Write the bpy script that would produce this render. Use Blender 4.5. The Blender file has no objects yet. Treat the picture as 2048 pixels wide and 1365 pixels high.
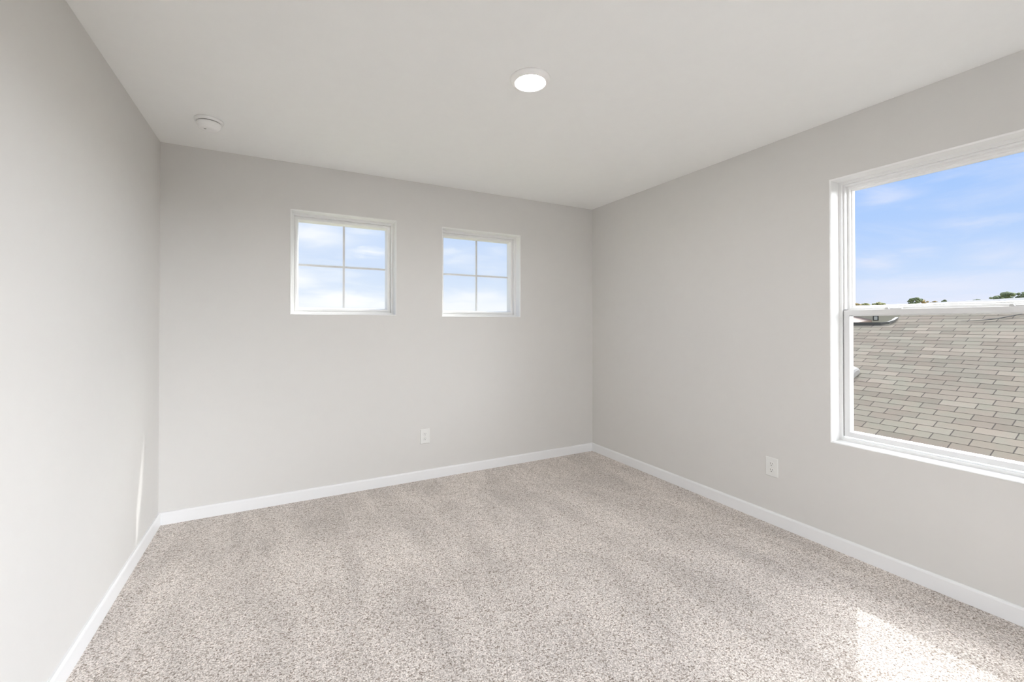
import bpy, bmesh, math, random
from mathutils import Vector, Matrix, noise

sc = bpy.context.scene
COL = sc.collection
PI = math.pi
random.seed(7)

# ------------------------------------------------------------------ room numbers (metres)
XL, XR = -0.6925, 2.7688          # left / right wall faces
YB, YF = 3.4756, -0.60            # back wall face / wall behind the camera
H = 2.44
WT = 0.19                         # outer wall thickness
SUN = Vector((-1.0, -0.449, -1.24)).normalized()     # travelling direction of the sunlight

# ------------------------------------------------------------------ camera
cam = bpy.data.cameras.new('camera')
cam_o = bpy.data.objects.new('camera', cam)
COL.objects.link(cam_o)
cam_o.location = (0, 0, 1.2748)
cam_o.rotation_euler = (math.radians(90.398), 0, math.radians(-28.015))
cam.sensor_width = 36.0
cam.lens = 862.25 / 2048 * 36.0
cam.shift_y = -39.32 / 2048
cam.clip_start = 0.02
cam.clip_end = 1000
sc.camera = cam_o

# ------------------------------------------------------------------ colour management
sc.view_settings.view_transform = 'Standard'
sc.view_settings.look = 'None'
sc.view_settings.gamma = 1.0
sc.view_settings.exposure = 0.12
sc.view_settings.use_curve_mapping = False
sc.cycles.max_bounces = 16
sc.cycles.diffuse_bounces = 12
sc.cycles.glossy_bounces = 4
sc.cycles.transparent_max_bounces = 16


# ------------------------------------------------------------------ node helper
class NT:
    def __init__(self, tree):
        self.t = tree
        self.n = tree.nodes
        self.l = tree.links

    def new(self, kind, **kw):
        nd = self.n.new(kind)
        for k, v in kw.items():
            setattr(nd, k, v)
        return nd

    def put(self, sock, v):
        if hasattr(v, 'is_output'):
            self.l.new(v, sock)
        elif v is not None:
            sock.default_value = v

    def math(self, op, a, b=None, c=None, clamp=False):
        nd = self.new('ShaderNodeMath', operation=op, use_clamp=clamp)
        for i, v in enumerate((a, b, c)):
            self.put(nd.inputs[i], v)
        return nd.outputs[0]

    def vmath(self, op, a, b=None):
        nd = self.new('ShaderNodeVectorMath', operation=op)
        self.put(nd.inputs[0], a)
        if b is not None:
            self.put(nd.inputs[1], b)
        return nd.outputs['Value'] if op == 'DOT_PRODUCT' else nd.outputs['Vector']

    def comb(self, x, y, z):
        nd = self.new('ShaderNodeCombineXYZ')
        for i, v in enumerate((x, y, z)):
            self.put(nd.inputs[i], v)
        return nd.outputs[0]

    def sep(self, v):
        nd = self.new('ShaderNodeSeparateXYZ')
        self.l.new(v, nd.inputs[0])
        return nd.outputs

    def maprange(self, v, a, b, c=0.0, d=1.0, interp='LINEAR'):
        nd = self.new('ShaderNodeMapRange', interpolation_type=interp, clamp=True)
        for i, x in enumerate((v, a, b, c, d)):
            self.put(nd.inputs[i], x)
        return nd.outputs[0]

    def ramp(self, f, stops, interp='LINEAR'):
        nd = self.new('ShaderNodeValToRGB')
        cr = nd.color_ramp
        cr.interpolation = interp
        while len(cr.elements) < len(stops):
            cr.elements.new(0.5)
        for e, (p, c) in zip(cr.elements, stops):
            e.position = p
            e.color = (*c, 1) if len(c) == 3 else c
        self.l.new(f, nd.inputs[0])
        return nd.outputs[0]

    def noise(self, vec, scale, detail=2.0, rough=0.5, dist=0.0):
        nd = self.new('ShaderNodeTexNoise')
        self.l.new(vec, nd.inputs['Vector'])
        nd.inputs['Scale'].default_value = scale
        nd.inputs['Detail'].default_value = detail
        nd.inputs['Roughness'].default_value = rough
        nd.inputs['Distortion'].default_value = dist
        return nd.outputs['Fac']

    def mix(self, f, a, b, mode='MIX'):
        nd = self.new('ShaderNodeMix', data_type='RGBA', blend_type=mode)
        self.put(nd.inputs[0], f)
        for s, v in ((nd.inputs[6], a), (nd.inputs[7], b)):
            if isinstance(v, tuple) and len(v) == 3:
                v = (*v, 1)
            self.put(s, v)
        return nd.outputs[2]


# ------------------------------------------------------------------ world: partly cloudy sky
world = bpy.data.worlds.new('sky')
sc.world = world
world.use_nodes = True
w = NT(world.node_tree)
w.n.clear()
tc = w.new('ShaderNodeTexCoord')
D = w.vmath('NORMALIZE', tc.outputs['Generated'])
dx, dy, dz = w.sep(D)
blue = w.ramp(w.math('MAXIMUM', dz, 0.0), [
    (0.0, (0.78, 0.85, 1.0)), (0.07, (0.63, 0.77, 1.0)), (0.156, (0.485, 0.665, 1.0)),
    (0.225, (0.41, 0.61, 1.0)), (0.36, (0.36, 0.57, 1.0)), (1.0, (0.22, 0.42, 0.90))])
# the sky whitens towards +y
side = w.maprange(dy, 0.45, 1.0, 0.0, 0.42, 'SMOOTHSTEP')
blue = w.mix(side, blue, (0.90, 0.94, 1.0))
sv = w.comb(dx, dy, w.math('MULTIPLY', dz, 4.2))
n1 = w.noise(sv, 3.4, 6.0, 0.6, 0.35)
n2 = w.noise(sv, 9.0, 5.0, 0.65, 0.5)
# loose cloud cover
cl = w.maprange(n1, 0.50, 0.72, 0.0, 0.40, 'SMOOTHSTEP')
# cirrus wisps: (azimuth from +y towards +x, elevation, half widths, strength), degrees
az = w.math('MULTIPLY', w.math('ARCTAN2', dx, dy), 180 / PI)
el = w.math('MULTIPLY', w.math('ARCSINE', dz), 180 / PI)
elw = w.math('ADD', el, w.math('MULTIPLY', w.math('SUBTRACT', n2, 0.5), 3.0))
azw = w.math('ADD', az, w.math('MULTIPLY', w.math('SUBTRACT', n1, 0.5), 8.0))
for a_, e_, wa, we, st in ((69.0, 12.6, 2.2, 0.75, 0.55), (75.6, 9.4, 2.6, 0.55, 0.42), (67.8, 6.3, 1.9, 1.0, 0.70),
                           (71.2, 7.1, 1.4, 0.5, 0.40), (76.0, 6.4, 2.0, 1.0, 0.50), (79.5, 6.0, 2.5, 1.2, 0.6),
                           (3.5, 10.8, 4.0, 1.5, 0.80), (9.3, 8.9, 2.6, 0.5, 0.70), (2.2, 5.6, 3.0, 1.4, 0.95),
                           (8.6, 11.9, 2.0, 0.5, 0.45), (20.0, 9.6, 2.2, 0.45, 0.45), (21.8, 8.4, 2.2, 0.4, 0.42),
                           (26.2, 9.5, 1.6, 0.6, 0.30), (23.5, 3.4, 6.0, 1.1, 0.8), (6.5, 3.0, 6.5, 1.1, 1.0), (73.0, 3.6, 9.0, 1.2, 0.85)):
    qa = w.math('DIVIDE', w.math('SUBTRACT', azw, a_), wa)
    qe = w.math('DIVIDE', w.math('SUBTRACT', elw, e_), we)
    g_ = w.math('EXPONENT', w.math('MULTIPLY', w.math('ADD', w.math('MULTIPLY', qa, qa), w.math('MULTIPLY', qe, qe)), -1.0))
    cl = w.math('MAXIMUM', cl, w.math('MULTIPLY', g_, st))
low = w.maprange(w.math('ADD', dz, w.math('MULTIPLY', w.math('SUBTRACT', n2, 0.5), 0.09)), 0.030, 0.092, 0.85, 0.0, 'SMOOTHSTEP')
cl = w.math('MAXIMUM', cl, low)
skyc = w.mix(cl, blue, w.mix(w.maprange(dy, 0.5, 0.98), (0.82, 0.855, 1.0), (1.06, 1.06, 1.07)))
# added glow around the sun, above the window view, for more light indoors
sd = w.vmath('DOT_PRODUCT', D, tuple(-SUN))
halo = w.math('POWER', w.maprange(sd, 0.90, 1.0), 1.3)
# added bright sky behind the camera, out of view, as fill light
rear_fill = w.maprange(dy, -0.05, -0.5, 0.0, 1.0, 'SMOOTHSTEP')
# added low fill glow in the unseen +x / -y quarter of the sky
band = w.math('MULTIPLY', w.maprange(dy, 0.16, -0.12, 0.0, 1.0, 'SMOOTHSTEP'),
              w.math('MULTIPLY', w.maprange(dx, 0.15, 0.55, 0.0, 1.0, 'SMOOTHSTEP'), w.maprange(dz, 0.26, 0.50, 1.0, 0.0, 'SMOOTHSTEP')))
HALO, REAR_FILL, BAND = 26.0, 2.9, 15.0
lum = w.math('ADD', 0.93, w.math('ADD', w.math('MULTIPLY', rear_fill, REAR_FILL), w.math('MULTIPLY', band, BAND)))
bg1 = w.new('ShaderNodeBackground')
w.l.new(w.mix(w.math('MAXIMUM', rear_fill, band), skyc, (0.89, 0.92, 0.965)), bg1.inputs[0])
w.l.new(lum, bg1.inputs[1])
bg2 = w.new('ShaderNodeBackground')
bg2.inputs[0].default_value = (1.0, 0.99, 0.97, 1)
w.l.new(w.math('MULTIPLY', halo, HALO), bg2.inputs[1])
add = w.new('ShaderNodeAddShader')
w.l.new(bg1.outputs[0], add.inputs[0])
w.l.new(bg2.outputs[0], add.inputs[1])
wo = w.new('ShaderNodeOutputWorld')
w.l.new(add.outputs[0], wo.inputs[0])

# ------------------------------------------------------------------ sun
sl = bpy.data.lights.new('sun', 'SUN')
sl.energy = 2.1
sl.angle = math.radians(0.6)
sl.color = (1.0, 0.985, 0.96)
so = bpy.data.objects.new('sun', sl)
COL.objects.link(so)
so.rotation_euler = SUN.to_track_quat('-Z', 'Y').to_euler()
so.location = -SUN * 40
LAMP = 290.0                       # radiance of the ceiling downlight's diffuser


# ------------------------------------------------------------------ materials
def mat(name):
    m = bpy.data.materials.new(name)
    m.use_nodes = True
    return m, NT(m.node_tree), m.node_tree.nodes['Principled BSDF']


def plain(name, col, rough=0.5, spec=0.5, metal=0.0, bump=None):
    m, t, b = mat(name)
    b.inputs['Roughness'].default_value = rough
    b.inputs['Specular IOR Level'].default_value = spec
    b.inputs['Metallic'].default_value = metal
    tcn = t.new('ShaderNodeTexCoord')
    f = t.noise(tcn.outputs['Object'], 14.0, 3.0)
    v = t.maprange(f, 0.3, 0.7, 0.995, 1.005)
    c = t.vmath('SCALE', (col[0], col[1], col[2]))
    c.node.inputs['Scale'].default_value = 1.0
    t.l.new(v, c.node.inputs['Scale'])
    t.l.new(c, b.inputs['Base Color'])
    if bump:
        bn = t.new('ShaderNodeBump')
        bn.inputs['Strength'].default_value = bump[1]
        bn.inputs['Distance'].default_value = bump[2]
        t.l.new(t.noise(tcn.outputs['Object'], bump[0], 2.0), bn.inputs['Height'])
        t.l.new(bn.outputs[0], b.inputs['Normal'])
    return m


M_WALL = plain('greige_wall_paint', (0.660, 0.648, 0.628), 0.65, 0.3, bump=(190, 0.08, 0.0015))
M_CEIL = plain('ceiling_paint', (0.88, 0.885, 0.872), 0.8, 0.2, bump=(150, 0.08, 0.0015))
M_TRIM = plain('white_semigloss_trim', (0.80, 0.805, 0.81), 0.35, 0.4)
M_VINYL_SHADE = plain('shade_toned_window_vinyl', (0.68, 0.68, 0.68), 0.35, 0.4)  # same window white toned darker, room-side shade put into the colour
M_WHITE = plain('lit_toned_window_white', (0.82, 0.82, 0.81), 0.4, 0.4)  # lighter tone of the window white, brightness of lit parts in the colour
M_GAP_SHADE = plain('dark_sash_gap_shade', (0.06, 0.06, 0.06), 0.7)
M_PLATE = plain('white_outlet_plastic', (0.74, 0.74, 0.72), 0.35)
M_SLOT = plain('dark_outlet_slot', (0.04, 0.038, 0.035), 0.6)
M_SCREW = plain('painted_steel_screw', (0.6, 0.6, 0.58), 0.35)
M_DETECT = plain('white_detector_plastic', (0.88, 0.88, 0.87), 0.4)
M_DETDARK = plain('detector_vent_shadow_gap', (0.10, 0.095, 0.09), 0.7)
M_DETGREY = plain('grey_test_button', (0.42, 0.42, 0.41), 0.5)
M_LAMPTRIM = plain('white_downlight_trim', (0.90, 0.89, 0.87), 0.4)
M_SIDING = plain('beige_siding', (0.30, 0.28, 0.22), 0.7)
M_FASCIA = plain('dark_bronze_gutter', (0.045, 0.043, 0.038), 0.6)
M_STUCCO = plain('exterior_stucco', (0.50, 0.47, 0.43), 0.85, bump=(60, 0.3, 0.004))
M_FARROOF = plain('pinkish_concrete_roof', (0.24, 0.185, 0.155), 0.8, bump=(20, 0.3, 0.02))
M_GREYROOF = plain('grey_far_roof', (0.20, 0.20, 0.195), 0.8)
M_VENT = plain('painted_metal_vent', (0.20, 0.19, 0.175), 0.6)
M_BLACK = plain('black_frame_metal', (0.012, 0.012, 0.012), 0.5)
M_BARK = plain('bark', (0.11, 0.085, 0.06), 0.9)
M_LOCK = plain('light_grey_lever', (0.55, 0.55, 0.545), 0.45)

# glass: clear pane that reflects a little
M_GLASS = bpy.data.materials.new('window_glass')
M_GLASS.use_nodes = True
g = NT(M_GLASS.node_tree)
g.n.clear()
tr = g.new('ShaderNodeBsdfTransparent')
tr.inputs[0].default_value = (0.985, 0.99, 0.99, 1)
gl = g.new('ShaderNodeBsdfGlossy')
gl.inputs['Roughness'].default_value = 0.35
mx = g.new('ShaderNodeMixShader')
mx.inputs[0].default_value = 0.003
g.l.new(tr.outputs[0], mx.inputs[1])
g.l.new(gl.outputs[0], mx.inputs[2])
go = g.new('ShaderNodeOutputMaterial')
g.l.new(mx.outputs[0], go.inputs[0])

# carpet
M_CARPET, t, b = mat('speckled_beige_carpet')
tcn = t.new('ShaderNodeTexCoord')
P = tcn.outputs['Object']
fine = t.noise(P, 190.0, 3.0, 0.6, 0.6)
tuft = t.new('ShaderNodeTexVoronoi', feature='F1')
tuft.inputs['Scale'].default_value = 175.0
t.l.new(P, tuft.inputs['Vector'])
cellv = t.sep(tuft.outputs['Color'])[0]
base = t.ramp(fine, [(0.28, (0.18, 0.155, 0.137)), (0.42, (0.45, 0.41, 0.38)), (0.52, (0.73, 0.685, 0.65)), (0.70, (0.87, 0.835, 0.81))])
tw = t.ramp(cellv, [(0.0, (0.42, 0.36, 0.31)), (0.22, (0.80, 0.77, 0.74)), (0.55, (1.0, 0.99, 0.98)), (1.0, (1.16, 1.13, 1.11))])
cc = t.mix(1.0, base, tw, 'MULTIPLY')
# pile brushed in different directions by the vacuum: broad soft bands
mp = t.new('ShaderNodeMapping')
mp.inputs['Rotation'].default_value = (0, 0, math.radians(-20))
mp.inputs['Scale'].default_value = (2.4, 0.8, 1.0)
t.l.new(P, mp.inputs['Vector'])
pile = t.maprange(t.noise(mp.outputs[0], 1.7, 4.0, 0.6, 0.5), 0.32, 0.68, 0.86, 1.12)
sca = t.new('ShaderNodeVectorMath', operation='SCALE')
t.l.new(cc, sca.inputs[0])
t.l.new(pile, sca.inputs['Scale'])
t.l.new(sca.outputs[0], b.inputs['Base Color'])
b.inputs['Roughness'].default_value = 1.0
b.inputs['Specular IOR Level'].default_value = 0.05
b.inputs['Sheen Weight'].default_value = 0.15
b.inputs['Sheen Roughness'].default_value = 0.6
bn = t.new('ShaderNodeBump')
bn.inputs['Strength'].default_value = 0.45
bn.inputs['Distance'].default_value = 0.005
t.l.new(t.math('SUBTRACT', fine, t.math('MULTIPLY', tuft.outputs['Distance'], 0.35)), bn.inputs['Height'])
t.l.new(bn.outputs[0], b.inputs['Normal'])

# shingles: u = y, v = slope length (UV), 12 inch tabs in 5 inch courses, stepped 5 inches per course
TAB, EXPO = 0.305, 0.127
M_SHINGLE, t, b = mat('asphalt_tab_shingles')
uvn = t.new('ShaderNodeUVMap')
u, v, _ = t.sep(uvn.outputs[0])
row = t.math('FLOOR', t.math('DIVIDE', v, EXPO))
rj = t.new('ShaderNodeTexWhiteNoise', noise_dimensions='1D')
t.l.new(row, rj.inputs['W'])
uu = t.math('ADD', t.math('DIVIDE', u, TAB), t.math('ADD', t.math('MULTIPLY', row, 0.412), t.math('MULTIPLY', rj.outputs['Value'], 0.10)))
tabi = t.math('FLOOR', uu)
fu = t.math('FRACT', uu)
fv = t.math('FRACT', t.math('DIVIDE', v, EXPO))
joint = t.math('LESS_THAN', fu, 0.034)
butt = t.math('GREATER_THAN', fv, 0.95)
wn = t.new('ShaderNodeTexWhiteNoise', noise_dimensions='2D')
t.l.new(t.comb(tabi, row, 0.0), wn.inputs['Vector'])
uvv = t.comb(u, v, 0.0)
patch = t.noise(uvv, 3.2, 3.0, 0.6)
grit = t.noise(uvv, 110.0, 2.0)
c1 = t.ramp(wn.outputs['Value'], [(0.0, (0.120, 0.108, 0.092)), (0.4, (0.142, 0.129, 0.112)), (0.7, (0.149, 0.139, 0.118)), (1.0, (0.170, 0.156, 0.135))])
c2 = t.mix(t.maprange(patch, 0.42, 0.6), (1.03, 0.99, 0.965), (0.97, 1.0, 0.97))
c3 = t.mix(1.0, t.mix(1.0, c1, (1.16, 1.11, 1.05), 'MULTIPLY'), c2, 'MULTIPLY')
c4 = t.mix(t.maprange(grit, 0.35, 0.65, 0.0, 0.22), c3, (0.096, 0.086, 0.075))
cf = t.mix(t.math('MAXIMUM', joint, t.math('MULTIPLY', butt, 0.55)), c4, (0.060, 0.052, 0.045))
t.l.new(cf, b.inputs['Base Color'])
b.inputs['Roughness'].default_value = 0.95
b.inputs['Specular IOR Level'].default_value = 0.1
bn = t.new('ShaderNodeBump')
bn.inputs['Strength'].default_value = 0.5
bn.inputs['Distance'].default_value = 0.003
t.l.new(grit, bn.inputs['Height'])
t.l.new(bn.outputs[0], b.inputs['Normal'])

# ground and foliage
M_GROUND, t, b = mat('dry_lawn_and_streets')
tcn = t.new('ShaderNodeTexCoord')
f = t.noise(tcn.outputs['Object'], 0.09, 5.0, 0.6)
t.l.new(t.ramp(f, [(0.38, (0.16, 0.17, 0.08)), (0.5, (0.30, 0.27, 0.17)), (0.62, (0.34, 0.31, 0.26))]), b.inputs['Base Color'])
b.inputs['Roughness'].default_value = 1.0


def leafmat(name, a, c):
    m, t, b = mat(name)
    tcn = t.new('ShaderNodeTexCoord')
    f = t.noise(tcn.outputs['Object'], 1.6, 4.0, 0.7)
    t.l.new(t.ramp(f, [(0.35, a), (0.65, c)]), b.inputs['Base Color'])
    b.inputs['Roughness'].default_value = 0.9
    return m


M_LEAF = {'green': leafmat('olive_green_leaves', (0.035, 0.05, 0.025), (0.13, 0.16, 0.075)),
          'brown': leafmat('autumn_leaves', (0.10, 0.08, 0.03), (0.30, 0.22, 0.10)),
          'yellow': leafmat('yellow_green_leaves', (0.10, 0.11, 0.045), (0.28, 0.27, 0.13))}


# ------------------------------------------------------------------ object helpers
def link(name, me, m=None, parent=None):
    o = bpy.data.objects.new(name, me)
    COL.objects.link(o)
    if m:
        me.materials.append(m)
    if parent:
        o.parent = parent
    return o


def obj(name, bm, m, parent=None, smooth=False, bevel=None, seg=2):
    bmesh.ops.recalc_face_normals(bm, faces=bm.faces)
    me = bpy.data.meshes.new(name)
    bm.to_mesh(me)
    bm.free()
    if smooth:
        for p in me.polygons:
            p.use_smooth = True
    o = link(name, me, m, parent)
    if bevel:
        md = o.modifiers.new('bevel', 'BEVEL')
        md.width = bevel
        md.segments = seg
        md.limit_method = 'ANGLE'
        md.angle_limit = math.radians(40)
    return o


def empty(name, loc, rot=(0, 0, 0)):
    o = bpy.data.objects.new(name, None)
    o.empty_display_size = 0.1
    COL.objects.link(o)
    o.location = loc
    o.rotation_euler = rot
    return o


def tag(o, label, cat, group=None, kind=None):
    o['label'] = label
    o['category'] = cat
    if group:
        o['group'] = group
    if kind:
        o['kind'] = kind
    return o


def structure(o, label, cat):
    return tag(o, label, cat, kind='structure')


def box(bm, x0, x1, y0, y1, z0, z1):
    vs = [bm.verts.new(p) for p in ((x0, y0, z0), (x1, y0, z0), (x1, y1, z0), (x0, y1, z0),
                                    (x0, y0, z1), (x1, y0, z1), (x1, y1, z1), (x0, y1, z1))]
    for f in ((0, 1, 2, 3), (4, 5, 6, 7), (0, 1, 5, 4), (1, 2, 6, 5), (2, 3, 7, 6), (3, 0, 4, 7)):
        bm.faces.new([vs[i] for i in f])


def lathe(prof, seg=48, close_top=True, close_bot=True):
    bm = bmesh.new()
    rings = []
    for r, z in prof:
        rings.append([bm.verts.new((r * math.cos(2 * PI * k / seg), r * math.sin(2 * PI * k / seg), z)) for k in range(seg)])
    for a, c in zip(rings, rings[1:]):
        for k in range(seg):
            bm.faces.new((a[k], a[(k + 1) % seg], c[(k + 1) % seg], c[k]))
    if close_bot:
        bm.faces.new(rings[0])
    if close_top:
        bm.faces.new(rings[-1])
    return bm


def tube(bm, pts, rads, seg=8):
    rings = []
    n = len(pts)
    for i in range(n):
        p = Vector(pts[i])
        d = (Vector(pts[min(i + 1, n - 1)]) - Vector(pts[max(i - 1, 0)])).normalized()
        a = d.cross(Vector((0.31, 0.17, 0.93))).normalized()
        c = d.cross(a)
        rings.append([bm.verts.new(p + (a * math.cos(2 * PI * k / seg) + c * math.sin(2 * PI * k / seg)) * rads[i]) for k in range(seg)])
    for r0, r1 in zip(rings, rings[1:]):
        for k in range(seg):
            bm.faces.new((r0[k], r0[(k + 1) % seg], r1[(k + 1) % seg], r1[k]))
    bm.faces.new(rings[0])
    bm.faces.new(rings[-1])


# wall slab with rectangular holes; frame(u, d, z) -> world
def wall_slab(name, frame, u0, u1, z0, z1, thick, holes, m):
    us = sorted({u0, u1, *[h[0] for h in holes], *[h[1] for h in holes]})
    zs = sorted({z0, z1, *[h[2] for h in holes], *[h[3] for h in holes]})
    bm = bmesh.new()
    cache = {}

    def V(u, d, z):
        k = (round(u, 5), d, round(z, 5))
        if k not in cache:
            cache[k] = bm.verts.new(frame(u, d, z))
        return cache[k]

    def solid(i, j):
        if i < 0 or j < 0 or i >= len(us) - 1 or j >= len(zs) - 1:
            return False
        cu, cz = (us[i] + us[i + 1]) / 2, (zs[j] + zs[j + 1]) / 2
        return not any(h[0] < cu < h[1] and h[2] < cz < h[3] for h in holes)
    for i in range(len(us) - 1):
        for j in range(len(zs) - 1):
            if not solid(i, j):
                continue
            a, c, e, f = us[i], us[i + 1], zs[j], zs[j + 1]
            for d in (0.0, thick):
                bm.faces.new((V(a, d, e), V(c, d, e), V(c, d, f), V(a, d, f)))
            for ni, nj, q in ((i - 1, j, ((a, e), (a, f))), (i + 1, j, ((c, e), (c, f))),
                              (i, j - 1, ((a, e), (c, e))), (i, j + 1, ((a, f), (c, f)))):
                if not solid(ni, nj):
                    (p0, q0), (p1, q1) = q
                    bm.faces.new((V(p0, 0.0, q0), V(p1, 0.0, q1), V(p1, thick, q1), V(p0, thick, q0)))
    return obj(name, bm, m)


# mitred sweep of a closed profile [(inset, depth)] around a rectangle in the wall
def ring(frame, u0, u1, z0, z1, prof):
    bm = bmesh.new()
    loops = []
    for ins, d in prof:
        loops.append([bm.verts.new(frame(u, d, z)) for u, z in
                      ((u0 + ins, z0 + ins), (u1 - ins, z0 + ins), (u1 - ins, z1 - ins), (u0 + ins, z1 - ins))])
    n = len(loops)
    for i in range(n):
        a, c = loops[i], loops[(i + 1) % n]
        for k in range(4):
            bm.faces.new((a[k], a[(k + 1) % 4], c[(k + 1) % 4], c[k]))
    return bm


def fbox(bm, frame, u0, u1, d0, d1, z0, z1):
    vs = [bm.verts.new(frame(*p)) for p in ((u0, d0, z0), (u1, d0, z0), (u1, d1, z0), (u0, d1, z0),
                                            (u0, d0, z1), (u1, d0, z1), (u1, d1, z1), (u0, d1, z1))]
    for f in ((0, 1, 2, 3), (4, 5, 6, 7), (0, 1, 5, 4), (1, 2, 6, 5), (2, 3, 7, 6), (3, 0, 4, 7)):
        bm.faces.new([vs[i] for i in f])


fr_back = lambda u, d, z: (u, YB + d, z)
fr_right = lambda u, d, z: (XR + d, u, z)
fr_left = lambda u, d, z: (XL - d, u, z)
fr_front = lambda u, d, z: (u, YF - d, z)

# ------------------------------------------------------------------ room shell
WA = (0.055, 0.795, 1.353, 2.098)      # left small window opening (u0, u1, z0, z1)
WB = (1.190, 1.931, 1.347, 2.089)      # right small window opening
WR = (0.372, 1.318, 0.607, 2.097)      # large window opening (y0, y1, z0, z1)
LIP = 0.008


def grow(h):
    return (h[0] - LIP, h[1] + LIP, h[2] - LIP, h[3] + LIP)


bm = bmesh.new()
box(bm, XL - WT, XR + WT, YF - WT, YB + WT, -0.15, 0.0)
structure(obj('floor', bm, M_CARPET), 'wall-to-wall speckled beige carpet', 'carpet')
bm = bmesh.new()
box(bm, XL - WT, XR + WT, YF - WT, YB + WT, H, H + 0.15)
structure(obj('ceiling', bm, M_CEIL), 'smooth off-white ceiling', 'ceiling')
structure(wall_slab('wall_back', fr_back, XL, XR, 0, H, WT, [grow(WA), grow(WB)], M_WALL), 'greige far wall with two small square windows', 'wall')
structure(wall_slab('wall_right', fr_right, YF - WT, YB + WT, 0, H, WT, [grow(WR)], M_WALL), 'greige right wall with the large window', 'wall')
structure(wall_slab('wall_left', fr_left, YF - WT, YB + WT, 0, H, WT, [], M_WALL), 'plain greige left wall', 'wall')
structure(wall_slab('wall_front', fr_front, XL, XR, 0, H, WT, [(0.30, 1.90, 0.0, 2.10)], M_WALL), 'wall behind the camera with a wide opening added for fill light', 'wall')  # opening added to let sky fill light in from behind

BH, BT = 0.0785, 0.014
prof = [(0, 0), (BT, 0), (BT, BH - 0.010), (BT - 0.002, BH - 0.004), (BT - 0.006, BH), (0, BH)]


def baseboard(name, pts, label):
    # pts: two (x, y) wall points and the inward normal; mitred ends
    (x0, y0), (x1, y1), (nx, ny), m0, m1 = pts
    dxy = Vector((x1 - x0, y1 - y0)).normalized()
    bm = bmesh.new()
    la, lb = [], []
    for off, z in prof:
        la.append(bm.verts.new((x0 + nx * off + dxy.x * off * m0, y0 + ny * off + dxy.y * off * m0, z)))
        lb.append(bm.verts.new((x1 + nx * off - dxy.x * off * m1, y1 + ny * off - dxy.y * off * m1, z)))
    n = len(prof)
    for i in range(n):
        bm.faces.new((la[i], la[(i + 1) % n], lb[(i + 1) % n], lb[i]))
    bm.faces.new(la)
    bm.faces.new(lb)
    return structure(obj(name, bm, M_TRIM), label, 'baseboard')


baseboard('baseboard_left', ((XL, YF), (XL, YB), (1, 0), 0, 1), 'white baseboard along the left wall')
baseboard('baseboard_back', ((XL, YB), (XR, YB), (0, -1), 1, 1), 'white baseboard under the two small windows')
baseboard('baseboard_right', ((XR, YB), (XR, YF), (-1, 0), 1, 0), 'white baseboard under the large window')


# ------------------------------------------------------------------ windows
def lining(frame, h, depth, parent, m=None):
    pr = [(-LIP + 0.0005, -0.0006), (-LIP + 0.0005, depth), (0.0, depth), (0.0, 0.0085), (-0.0006, 0.0052),
          (-0.0024, 0.0024), (-0.0046, 0.0006), (-0.0062, -0.0006)]
    return obj('jamb_lining', ring(frame, h[0], h[1], h[2], h[3], pr), m or M_VINYL_SHADE, parent)


def pane(name, frame, u0, u1, d, z0, z1, parent):
    bm = bmesh.new()
    fbox(bm, frame, u0, u1, d, d + 0.004, z0, z1)
    return obj(name, bm, M_GLASS, parent)


def small_window(name, h, label):
    root = structure(empty(name, (h[0] * 0.5 + h[1] * 0.5, YB, h[2])), label, 'window')
    L = Vector(root.location)
    f = lambda u, d, z: Vector(fr_back(u, d, z)) - L
    lining(f, h, 0.080, root, M_WHITE)
    pr = [(-0.006, 0.080), (-0.006, 0.182), (0.030, 0.182), (0.030, 0.112), (0.017, 0.112), (0.017, 0.080)]
    fo = obj('window_frame', ring(f, *h, pr), M_WHITE, root, bevel=0.0015)
    pr = [(0.026, 0.104), (0.026, 0.166), (0.049, 0.166), (0.049, 0.140), (0.044, 0.116), (0.040, 0.104)]
    obj('glazing_bead', ring(f, *h, pr), M_WHITE, fo)
    pane('window_pane', f, h[0] + 0.045, h[1] - 0.045, 0.142, h[2] + 0.045, h[3] - 0.045, root)
    pane('window_pane', f, h[0] + 0.045, h[1] - 0.045, 0.160, h[2] + 0.045, h[3] - 0.045, root)
    um, zm = (h[0] + h[1]) / 2, (h[2] + h[3]) / 2
    bm = bmesh.new()
    fbox(bm, f, um - 0.0075, um + 0.0075, 0.149, 0.157, h[2] + 0.047, h[3] - 0.047)
    obj('muntin', bm, M_VINYL_SHADE, root)
    for s in (-1, 1):
        bm = bmesh.new()
        a, c = (h[0] + 0.047, um - 0.0076) if s < 0 else (um + 0.0076, h[1] - 0.047)
        fbox(bm, f, a, c, 0.149, 0.157, zm - 0.0075, zm + 0.0075)
        obj('muntin', bm, M_VINYL_SHADE, root)
    return root


small_window('window_1', WA, 'left small square window with a cross of muntins')
small_window('window_2', WB, 'right small square window with a cross of muntins, nearer the corner')

root = structure(empty('window_3', (XR, (WR[0] + WR[1]) / 2, WR[2])), 'large single-hung window looking out over a shingled roof', 'window')
L = Vector(root.location)
fR = lambda u, d, z: Vector(fr_right(u, d, z)) - L
lining(fR, WR, 0.085, root, M_WHITE)
u0, u1, z0, z1 = WR
pr = [(-0.006, 0.085), (-0.006, 0.184), (0.022, 0.184), (0.022, 0.158), (0.016, 0.158), (0.016, 0.085)]
obj('window_frame', ring(fR, *WR, pr), M_WHITE, root, bevel=0.0015)
ZM = 1.356                         # top of the meeting rail
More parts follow.
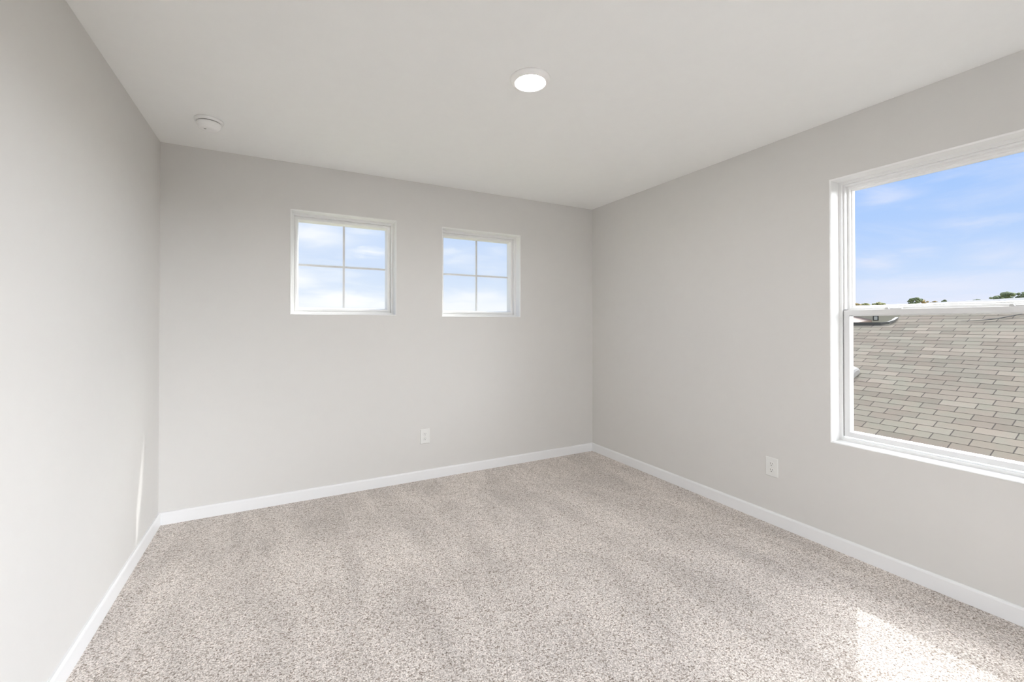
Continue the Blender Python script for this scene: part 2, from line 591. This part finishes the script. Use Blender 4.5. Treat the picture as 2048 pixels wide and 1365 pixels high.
# upper sash, outer track
pr = [(0.014, 0.124), (0.014, 0.156), (0.050, 0.156), (0.050, 0.150), (0.046, 0.138), (0.040, 0.136), (0.038, 0.124)]
us = obj('upper_sash', ring(fR, u0, u1, ZM - 0.024, z1, pr), M_WHITE, root, bevel=0.001)
pane('window_pane', fR, u0 + 0.046, u1 - 0.046, 0.143, ZM + 0.026, z1 - 0.046, us)
# stops of the inner track beside the upper sash
bm = bmesh.new()
for a, c in ((u0 + 0.0162, u0 + 0.026), (u1 - 0.026, u1 - 0.0162)):
    fbox(bm, fR, a, c, 0.098, 0.1235, ZM + 0.004, z1 - 0.0165)
fbox(bm, fR, u0 + 0.0265, u1 - 0.0265, 0.098, 0.1235, z1 - 0.026, z1 - 0.0165)
obj('sash_stop', bm, M_WHITE, root, bevel=0.001)
# lower sash, inner track
pr = [(0.020, 0.092), (0.020, 0.1225), (0.054, 0.1225), (0.054, 0.118), (0.051, 0.108), (0.050, 0.100), (0.048, 0.092)]
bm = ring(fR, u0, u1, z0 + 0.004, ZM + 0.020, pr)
ls = obj('lower_sash', bm, M_VINYL_SHADE, root, bevel=0.001)
pane('window_pane', fR, u0 + 0.050, u1 - 0.050, 0.112, z0 + 0.052, ZM - 0.030, ls)
# dark strips painting the shade in the gap between lower sash and jamb
bm = bmesh.new()
for a, c in ((u0 + 0.0165, u0 + 0.0198), (u1 - 0.0198, u1 - 0.0165)):
    fbox(bm, fR, a, c, 0.097, 0.120, z0 + 0.024, ZM)
obj('gap_shade', bm, M_GAP_SHADE, root)
# cam locks on the meeting rail
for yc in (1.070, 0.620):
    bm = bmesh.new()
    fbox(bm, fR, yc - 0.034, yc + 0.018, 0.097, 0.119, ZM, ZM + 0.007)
    lk = obj('sash_lock', bm, M_VINYL_SHADE, root, bevel=0.002)
    bm = bmesh.new()
    vs = []
    for zz, e in ((ZM + 0.0005, 0.0), (ZM + 0.009, 0.004)):
        for uu_, dd in ((yc + 0.020 + e, 0.0945), (yc + 0.038 - e, 0.0945), (yc + 0.038 - e, 0.116), (yc + 0.020 + e, 0.116)):
            vs.append(bm.verts.new(fR(uu_, dd, zz)))
    for q in ((0, 1, 2, 3), (4, 5, 6, 7), (0, 1, 5, 4), (1, 2, 6, 5), (2, 3, 7, 6), (3, 0, 4, 7)):
        bm.faces.new([vs[i] for i in q])
    obj('lock_lever', bm, M_LOCK, lk)


# ------------------------------------------------------------------ wall outlets
def outlet(loc, rotz, label):
    # local: x along the wall, -y out of the wall
    r = empty('wall_outlet', loc, (0, 0, rotz))
    tag(r, label, 'outlet', 'duplex outlets low on the walls')
    bm = bmesh.new()
    W, T, e = 0.040, 0.0065, 0.0035
    vs = []
    for y, k in ((0.0, 0.0), (-T * 0.45, 0.0), (-T, e)):
        vs.append([bm.verts.new((sx * (W - k), y, sz * (0.0605 - k))) for sx, sz in ((-1, -1), (1, -1), (1, 1), (-1, 1))])
    for a, c in zip(vs, vs[1:]):
        for k in range(4):
            bm.faces.new((a[k], a[(k + 1) % 4], c[(k + 1) % 4], c[k]))
    bm.faces.new(vs[0])
    bm.faces.new(vs[-1])
    obj('cover_plate', bm, M_PLATE, r, bevel=0.0012)
    for s in (1, -1):
        zc = 0.0195 * s
        bm = bmesh.new()
        pts = []
        for k in range(40):                      # round face with flattened top and bottom
            a = 2 * PI * k / 40
            pts.append((0.0172 * math.cos(a), max(-0.0145, min(0.0145, 0.0172 * math.sin(a)))))
        f0 = [bm.verts.new((x, -T, zc + z)) for x, z in pts]
        f1 = [bm.verts.new((x * 0.97, -T - 0.0022, zc + z * 0.97)) for x, z in pts]
        for k in range(40):
            bm.faces.new((f0[k], f0[(k + 1) % 40], f1[(k + 1) % 40], f1[k]))
        bm.faces.new(f1)
        bm.faces.new(f0)
        rc = obj('receptacle', bm, M_PLATE, r)
        for x, hh in ((-0.0064, 0.0044), (0.0064, 0.0036)):
            bm = bmesh.new()
            box(bm, x - 0.0011, x + 0.0011, -T - 0.0026, -T - 0.001, zc + 0.0045 - hh, zc + 0.0045 + hh)
            obj('slot', bm, M_SLOT, rc)
        bm = bmesh.new()
        fa = [bm.verts.new((0.0027 * math.cos(2 * PI * k / 20), -T - 0.001, zc - 0.0072 + 0.0027 * math.sin(2 * PI * k / 20))) for k in range(20)]
        fb = [bm.verts.new((v.co.x, -T - 0.0026, v.co.z)) for v in fa]
        for k in range(20):
            bm.faces.new((fa[k], fa[(k + 1) % 20], fb[(k + 1) % 20], fb[k]))
        bm.faces.new(fb)
        bm.faces.new(fa)
        obj('ground_hole', bm, M_SLOT, rc)
    bm = bmesh.new()
    fa = [bm.verts.new((0.0030 * math.cos(2 * PI * k / 20), -T, 0.0030 * math.sin(2 * PI * k / 20))) for k in range(20)]
    fb = [bm.verts.new((v.co.x * 0.8, -T - 0.0012, v.co.z * 0.8)) for v in fa]
    for k in range(20):
        bm.faces.new((fa[k], fa[(k + 1) % 20], fb[(k + 1) % 20], fb[k]))
    bm.faces.new(fb)
    bm.faces.new(fa)
    obj('screw', bm, M_SCREW, r)


outlet((1.036, YB, 0.3545), 0.0, 'white duplex outlet low on the far wall, below the two small windows')
outlet((XR, 1.6595, 0.3615), -PI / 2, 'white duplex outlet low on the right wall, beside the large window')

# ------------------------------------------------------------------ ceiling downlight
dl = empty('ceiling_light', (1.036, 1.762, H))
tag(dl, 'round white flush downlight glowing in the middle of the ceiling', 'ceiling light')
obj('trim_ring', lathe([(0.0665, -0.003), (0.067, -0.0165), (0.0715, -0.0185), (0.0745, -0.0195), (0.080, -0.0185), (0.085, -0.0165), (0.091, -0.011), (0.0955, -0.004), (0.096, 0.0)],
                       64, close_top=True, close_bot=False), M_LAMPTRIM, dl, smooth=True)
M_LED, t, b = mat('glowing_diffuser')
b.inputs['Base Color'].default_value = (0.9, 0.9, 0.9, 1)
b.inputs['Emission Color'].default_value = (1.0, 0.992, 0.985, 1)
b.inputs['Emission Strength'].default_value = LAMP
obj('diffuser', lathe([(0.0, -0.0205), (0.03, -0.0202), (0.050, -0.0192), (0.062, -0.0178), (0.0662, -0.0160), (0.0662, -0.004), (0.0, -0.004)],
                      64, False, False), M_LED, dl, smooth=True)

# ------------------------------------------------------------------ smoke detector
sd_ = empty('smoke_detector', (-0.375, 2.980, H))
tag(sd_, 'round white smoke detector on the ceiling near the left corner', 'smoke detector')
obj('mounting_base', lathe([(0.070, 0.0), (0.071, -0.006), (0.069, -0.012), (0.0655, -0.0145), (0.050, -0.0145), (0.0, -0.0145)], 64, False, True), M_DETECT, sd_, smooth=True)
obj('vent_gap', lathe([(0.0565, -0.0144), (0.0565, -0.0185), (0.0, -0.0185)], 64, False, False), M_DETDARK, sd_)
hs = obj('housing', lathe([(0.0, -0.0182), (0.0595, -0.0182), (0.0600, -0.023), (0.0570, -0.034), (0.0500, -0.0465), (0.0420, -0.0530), (0.0300, -0.0560), (0.0, -0.0570)], 64, False, False), M_DETECT, sd_, smooth=True)
bm = lathe([(0.0, 0.0), (0.0055, -0.0002), (0.0062, 0.0012), (0.0062, 0.004)], 24, True, False)
bmesh.ops.transform(bm, matrix=Matrix.Translation((-0.016, -0.016, -0.0575)), verts=bm.verts)
obj('test_button', bm, M_DETGREY, hs)

bm = bmesh.new()
box(bm, -30, 30, -45, YF - WT - 0.8, -3.0, -2.98)  # added unseen pale slab, reflects light up towards the ceiling
structure(obj('bounce_slab', bm, plain('pale_bounce_surface', (0.45, 0.44, 0.42), 0.9)), 'added pale slab behind the house bouncing light up into the room', 'bounce_slab')
# added unseen pier, placed to keep most sun off the right small window
bm = bmesh.new()
box(bm, 1.985, 2.20, YB + WT + 0.001, YB + WT + 0.14, -3.0, 2.7)
structure(obj('sun_blocker_1', bm, M_STUCCO), 'added unseen pier blocking sun outside the far wall', 'sun_blocker')

# ------------------------------------------------------------------ outside: ground
GZ = -3.0
bm = bmesh.new()
box(bm, -260, 420, -300, 360, GZ - 0.5, GZ)
structure(obj('ground', bm, M_GROUND), 'lawns and streets of the neighbourhood', 'ground')

# ------------------------------------------------------------------ outside: shingled roof next door
S = 0.4
CZ = 1.2748 - 3.70                                    # roof plane: z = CZ + S * x
SLEN = math.sqrt(1 + S * S)
house = empty('neighbouring_house', (7.0, 2.0, GZ))
tag(house, 'low neighbouring house with a pale tab shingle roof right outside the large window', 'house')
HL = Vector(house.location)
X_EAVE, X_CUT, X_RIDGE = 3.75, 9.24, 9.80
Y0, Y1, Y_HIP = -9.0, 9.0, 3.50
PH_V = (1.777 * 3.70 - EXPO * 0.5) % EXPO             # course phase


def roof_course(bm, uvl, xa, xb, ya, yb, v0, row):
    # one course of shingles, lifted at its lower edge; plus its butt face
    th = 0.0035
    n = Vector((-S, 0, 1)).normalized()

    def P(x, y, lift):
        return Vector((x, y, CZ + S * x)) + n * lift - HL
    a = [bm.verts.new(P(xa, ya, th)), bm.verts.new(P(xa, yb, th)), bm.verts.new(P(xb, yb, 0.001)), bm.verts.new(P(xb, ya, 0.001))]
    f = bm.faces.new(a)
    for lp, (y, s_) in zip(f.loops, ((ya, 0.02), (yb, 0.02), (yb, 0.98), (ya, 0.98))):
        lp[uvl].uv = (y, (row + s_) * EXPO)
    c = [bm.verts.new(P(xa, ya, -0.002)), bm.verts.new(P(xa, yb, -0.002))]
    f = bm.faces.new((a[0], a[1], c[1], c[0]))
    for lp, y in zip(f.loops, (ya, yb, yb, ya)):
        lp[uvl].uv = (y, (row + 0.97) * EXPO)


bm = bmesh.new()
uvl = bm.loops.layers.uv.new('UVMap')
dxr = EXPO / SLEN
k0 = int((X_EAVE * SLEN - PH_V) / EXPO)
row = k0
while True:
    xa = (PH_V + row * EXPO) / SLEN
    xb = xa + dxr
    if xa >= X_RIDGE:
        break
    yb = Y1 if xa < X_CUT - 0.02 else Y_HIP
    roof_course(bm, uvl, xa, min(xb, X_RIDGE), Y0, yb, 0, row)
    row += 1
me = bpy.data.meshes.new('roof_slope')
bm.to_mesh(me)
bm.free()
rs = link('roof_slope', me, M_SHINGLE, house)
# far slope, gable body and ridge caps
bm = bmesh.new()
zr = CZ + S * X_RIDGE
zc_ = CZ + S * X_CUT


def hv(x, y, z):
    return bm.verts.new(Vector((x, y, z)) - HL)


q = [hv(X_RIDGE, Y0, zr - 0.004), hv(X_RIDGE, Y_HIP, zr - 0.004), hv(X_RIDGE + 5.5, Y_HIP + 1.5, zr - 2.2), hv(X_RIDGE + 5.5, Y0, zr - 2.2)]
bm.faces.new(q)
q2 = [q[1], hv(X_CUT, Y_HIP, zc_ - 0.004), hv(X_CUT, Y1, zc_ - 0.004), hv(X_CUT + 4.5, Y1, zc_ - 1.9), q[2]]
bm.faces.new(q2)
obj('rear_slope', bm, M_GREYROOF, house)
bm = bmesh.new()
ze = CZ + S * X_EAVE
box(bm, X_EAVE + 0.35 - HL.x, X_RIDGE + 5.0 - HL.x, Y0 + 0.3 - HL.y, Y1 - 0.3 - HL.y, 0, ze - 0.22 - GZ)
obj('wall', bm, M_SIDING, house)
bm = bmesh.new()
box(bm, X_EAVE - 0.03 - HL.x, X_EAVE - 0.005 - HL.x, Y0 - HL.y, Y1 - HL.y, ze - 0.17 - GZ, ze - 0.012 - GZ)
obj('fascia', bm, M_VENT, house)
bm = bmesh.new()
uvl = bm.loops.layers.uv.new('UVMap')
y = Y0
kk = 0
while y < Y_HIP - 0.5:                                # ridge cap shingles
    for sgn in (-1, 1):
        a = [Vector((X_RIDGE, y, zr + 0.022)), Vector((X_RIDGE, y + 0.15, zr + 0.014)),
             Vector((X_RIDGE + sgn * 0.14, y + 0.15, zr + 0.014 - 0.056)), Vector((X_RIDGE + sgn * 0.14, y, zr + 0.022 - 0.056))]
        f = bm.faces.new([bm.verts.new(p - HL) for p in a])
        for lp, uvp in zip(f.loops, ((0.1, 0.02), (0.2, 0.02), (0.2, 0.09), (0.1, 0.09))):
            lp[uvl].uv = (uvp[0] + kk * TAB, uvp[1])
    y += 0.143
    kk += 1
me = bpy.data.meshes.new('ridge_cap')
bm.to_mesh(me)
bm.free()
link('ridge_cap', me, M_SHINGLE, house)
# dark metal edge along the low part of the ridge, turning up the step beside it
def on_roof(x, y, lift=0.0):
    return Vector((x, y, CZ + S * x)) + Vector((-S, 0, 1)).normalized() * lift


bm = bmesh.new()
path = [on_roof(X_CUT, Y1, 0.02), on_roof(X_CUT, 3.62, 0.02), on_roof(X_CUT + 0.03, 3.53, 0.02), on_roof(X_CUT + 0.12, Y_HIP, 0.02), on_roof(X_CUT + 0.24, Y_HIP - 0.01, 0.025)]
wdt = [0.021, 0.021, 0.021, 0.016, 0.010]
loops = []
for i, p_ in enumerate(path):
    d_ = (path[min(i + 1, len(path) - 1)] - path[max(i - 1, 0)]).normalized()
    sd2 = d_.cross(Vector((0, 0, 1))).normalized() * 0.025
    up_ = Vector((0, 0, wdt[i]))
    loops.append([bm.verts.new(p_ - HL + q_) for q_ in (-sd2 - up_, sd2 - up_, sd2 + up_, -sd2 + up_)])
for a, c in zip(loops, loops[1:]):
    for k in range(4):
        bm.faces.new((a[k], a[(k + 1) % 4], c[(k + 1) % 4], c[k]))
bm.faces.new(loops[0])
bm.faces.new(loops[-1])
obj('ridge_flashing', bm, M_FASCIA, house)['label'] = 'dark metal edge flashing'

# hooded metal roof vent on the slope
vx, vy = 7.38, 3.40
bm = bmesh.new()
secs = []
for dy_, sc_ in ((-0.215, 0.62), (-0.20, 0.85), (-0.15, 1.0), (0.15, 1.0), (0.20, 0.85), (0.215, 0.62)):
    sec = []
    for a in range(0, 9):
        th = PI * a / 8
        sec.append(bm.verts.new(on_roof(vx - 0.15 * math.cos(th) * sc_, vy + dy_, 0.112 * math.sin(th) ** 0.7 * sc_ + 0.002) - HL))
    secs.append(sec)
for a, c in zip(secs, secs[1:]):
    for k in range(8):
        bm.faces.new((a[k], a[k + 1], c[k + 1], c[k]))
    bm.faces.new((a[0], a[8], c[8], c[0]))
bm.faces.new(secs[0])
bm.faces.new(secs[-1])
obj('roof_vent', bm, M_VENT, house)['label'] = 'hooded metal roof vent'

# thin dark tube standing in for a line across the top of the roof
bm = bmesh.new()
cp_ = [(9.323, 2.64), (9.326, 2.57), (9.355, 2.42), (9.40, 2.29), (9.49, 2.17), (9.59, 2.05), (9.68, 1.93), (9.75, 1.80)]
tube(bm, [on_roof(x, y, 0.024) for x, y in cp_], [0.0015, 0.003] + [0.0075] * (len(cp_) - 2), 6)
co = obj('roof_line', bm, M_FASCIA, house)
co.location = -HL
co['label'] = 'thin dark line curving over the top of the roof'

# ------------------------------------------------------------------ far houses beyond the roof
fh = empty('far_house', (60.0, 25.0, GZ))
tag(fh, 'distant beige house with a pinkish wing roof and one square black-framed window', 'house')
O = Vector(fh.location)
bm = bmesh.new()
box(bm, 0.6, 8.0, -3.0, 5.0, 0, 5.9)
obj('wall', bm, M_SIDING, fh)
bm = bmesh.new()
v_ = [bm.verts.new(c) for c in ((0.2, -3.4, 5.85), (0.2, 5.4, 5.85), (8.4, 5.4, 5.85), (8.4, -3.4, 5.85), (4.3, -0.5, 6.45), (4.3, 2.5, 6.45))]
for q in ((0, 1, 5, 4), (2, 3, 4, 5), (0, 4, 3), (1, 2, 5), (0, 1, 2, 3)):
    bm.faces.new([v_[i] for i in q])
obj('main_roof', bm, M_GREYROOF, fh)
bm = bmesh.new()
v_ = [bm.verts.new(c) for c in ((-3.5, -0.35, 4.42), (-3.5, 4.0, 5.75), (-3.5, 8.0, 4.5), (0.59, -0.35, 4.80), (0.59, 4.0, 6.0), (0.59, 8.0, 4.8),
                                (-3.5, -0.35, 4.30), (-3.5, 8.0, 4.35), (0.59, -0.35, 4.30), (0.59, 8.0, 4.35))]
for q in ((0, 1, 4, 3), (1, 2, 5, 4), (0, 6, 7, 2, 1), (3, 4, 5, 9, 8), (0, 3, 8, 6), (2, 7, 9, 5), (6, 8, 9, 7)):
    bm.faces.new([v_[i] for i in q])
obj('wing_roof', bm, M_FARROOF, fh)['label'] = 'pinkish wing roof'
bm = bmesh.new()
box(bm, -3.2, 0.59, -0.1, 7.7, 0, 4.31)
obj('wing_wall', bm, M_STUCCO, fh)
bm = ring(lambda u, d, z: (0.59 - d, u, z), -1.0, -0.48, 4.72, 5.27, [(0, 0), (0, 0.05), (0.085, 0.05), (0.085, 0)])
wf = obj('window_frame', bm, M_BLACK, fh)
bm = bmesh.new()
box(bm, 0.565, 0.585, -0.92, -0.56, 4.80, 5.19)
obj('window_pane', bm, plain('pale_window_pane', (0.32, 0.33, 0.30), 0.2), wf)

gh = empty('far_house', (62.0, 16.0, GZ))
tag(gh, 'distant grey-roofed house whose ridge just clears the meeting rail under the right-hand trees', 'house')
bm = bmesh.new()
box(bm, -3.0, 3.5, -4.5, 4.5, 0, 5.3)
obj('wall', bm, M_STUCCO, gh)
bm = bmesh.new()
v_ = [bm.verts.new(c) for c in ((-3.4, -5.0, 5.2), (-3.4, 4.8, 5.2), (3.9, 4.8, 5.2), (3.9, -5.0, 5.2), (0.0, -5.0, 6.88), (0.0, 4.2, 6.63))]
for q in ((0, 1, 5, 4), (2, 3, 4, 5), (0, 4, 3), (1, 2, 5), (0, 1, 2, 3)):
    bm.faces.new([v_[i] for i in q])
obj('roof', bm, M_GREYROOF, gh)


# ------------------------------------------------------------------ trees on the horizon
def tree(x, y, top, rad, kind, label, gaps=False, seed=0):
    rnd = random.Random(seed)
    r = empty('tree', (x, y, GZ))
    tag(r, label, 'tree', 'trees on the horizon')
    h = top - GZ
    bm = bmesh.new()
    pts = [(0, 0, 0), (0.1, 0.05, h * 0.35), (0.05, 0.2, h * 0.62), (0.1, 0.1, h * 0.85)]
    tube(bm, pts, [0.32, 0.26, 0.18, 0.07], 8)
    for k in range(4):
        a = k * 1.7 + rnd.random()
        tube(bm, [(0.08, 0.1, h * 0.5), (math.cos(a) * rad * 0.4, math.sin(a) * rad * 0.4, h * 0.68), (math.cos(a) * rad * 0.7, math.sin(a) * rad * 0.7, h * 0.84)], [0.14, 0.10, 0.04], 6)
    obj('trunk', bm, M_BARK, r)
    bm = bmesh.new()
    nb = 46
    for k in range(nb):
        a = rnd.random() * 2 * PI
        q = math.sqrt(rnd.random())
        zz = rnd.random()
        rr = rad * q * (1 - 0.55 * zz)
        c = Vector((math.cos(a) * rr, math.sin(a) * rr, h * (0.60 + 0.36 * zz)))
        s_ = rad * rnd.uniform(0.16, 0.30) * (0.9 if gaps else 1.0)
        c.z = min(c.z, h - s_ * 0.8)
        if k < 9:
            c = Vector((math.cos(a) * rad * (0.15 + 0.09 * k), math.sin(a) * rad * (0.15 + 0.09 * k), h - s_ * 0.8 - 0.05 * k))
        res = bmesh.ops.create_icosphere(bm, subdivisions=2, radius=s_)
        for v in res['verts']:
            n_ = noise.noise(v.co * (2.2 / s_) + Vector((seed, k, 0)))
            v.co *= 1 + 0.45 * n_
            v.co.z *= 0.8
            v.co += c
    obj('crown', bm, M_LEAF[kind], r, smooth=False)
    return r


TREES = [
    (150, 65.0, 7.65, 1.5, 'brown', 'small brownish tree at the left edge of the large window, above the sash rail'),
    (156, 65.1, 7.80, 1.3, 'yellow', 'small yellowish tree, second from the left above the sash rail'),
    (152, 60.2, 7.75, 1.5, 'yellow', 'pale olive tree, third from the left above the sash rail'),
    (158, 61.7, 7.75, 1.2, 'yellow', 'low yellow-green treetop, fourth from the left above the sash rail'),
    (150, 52.4, 8.0, 0.9, 'green', 'thin dark treetop just left of the tallest mid-window tree'),
    (148, 50.4, 8.45, 1.6, 'green', 'dark green rounded tree in the middle of the sash rail horizon'),
    (156, 51.9, 8.15, 1.4, 'brown', 'reddish brown tree touching the right side of the dark green mid-window tree'),
    (150, 47.4, 7.45, 0.9, 'brown', 'small isolated brown treetop right of the mid-window tree clump'),
    (150, 45.5, 7.65, 1.0, 'green', 'small grey-green treetop above the sash rail, midway to the right-hand clump'),
    (150, 39.6, 7.5, 1.3, 'green', 'low dark treetop left of the right-hand tree clump'),
    (146, 34.9, 8.0, 2.0, 'green', 'left tree of the tall right-hand clump in the large window'),
    (138, 31.7, 8.35, 2.1, 'green', 'tallest green tree of the right-hand clump in the large window'),
    (150, 32.1, 8.8, 2.1, 'green', 'rightmost green tree of the clump, at the edge of the picture'),
]
for i, (x, y, top, rad, kind, label) in enumerate(TREES):
    tree(x, y, top, rad, kind, label, gaps=i >= 10, seed=i + 3)
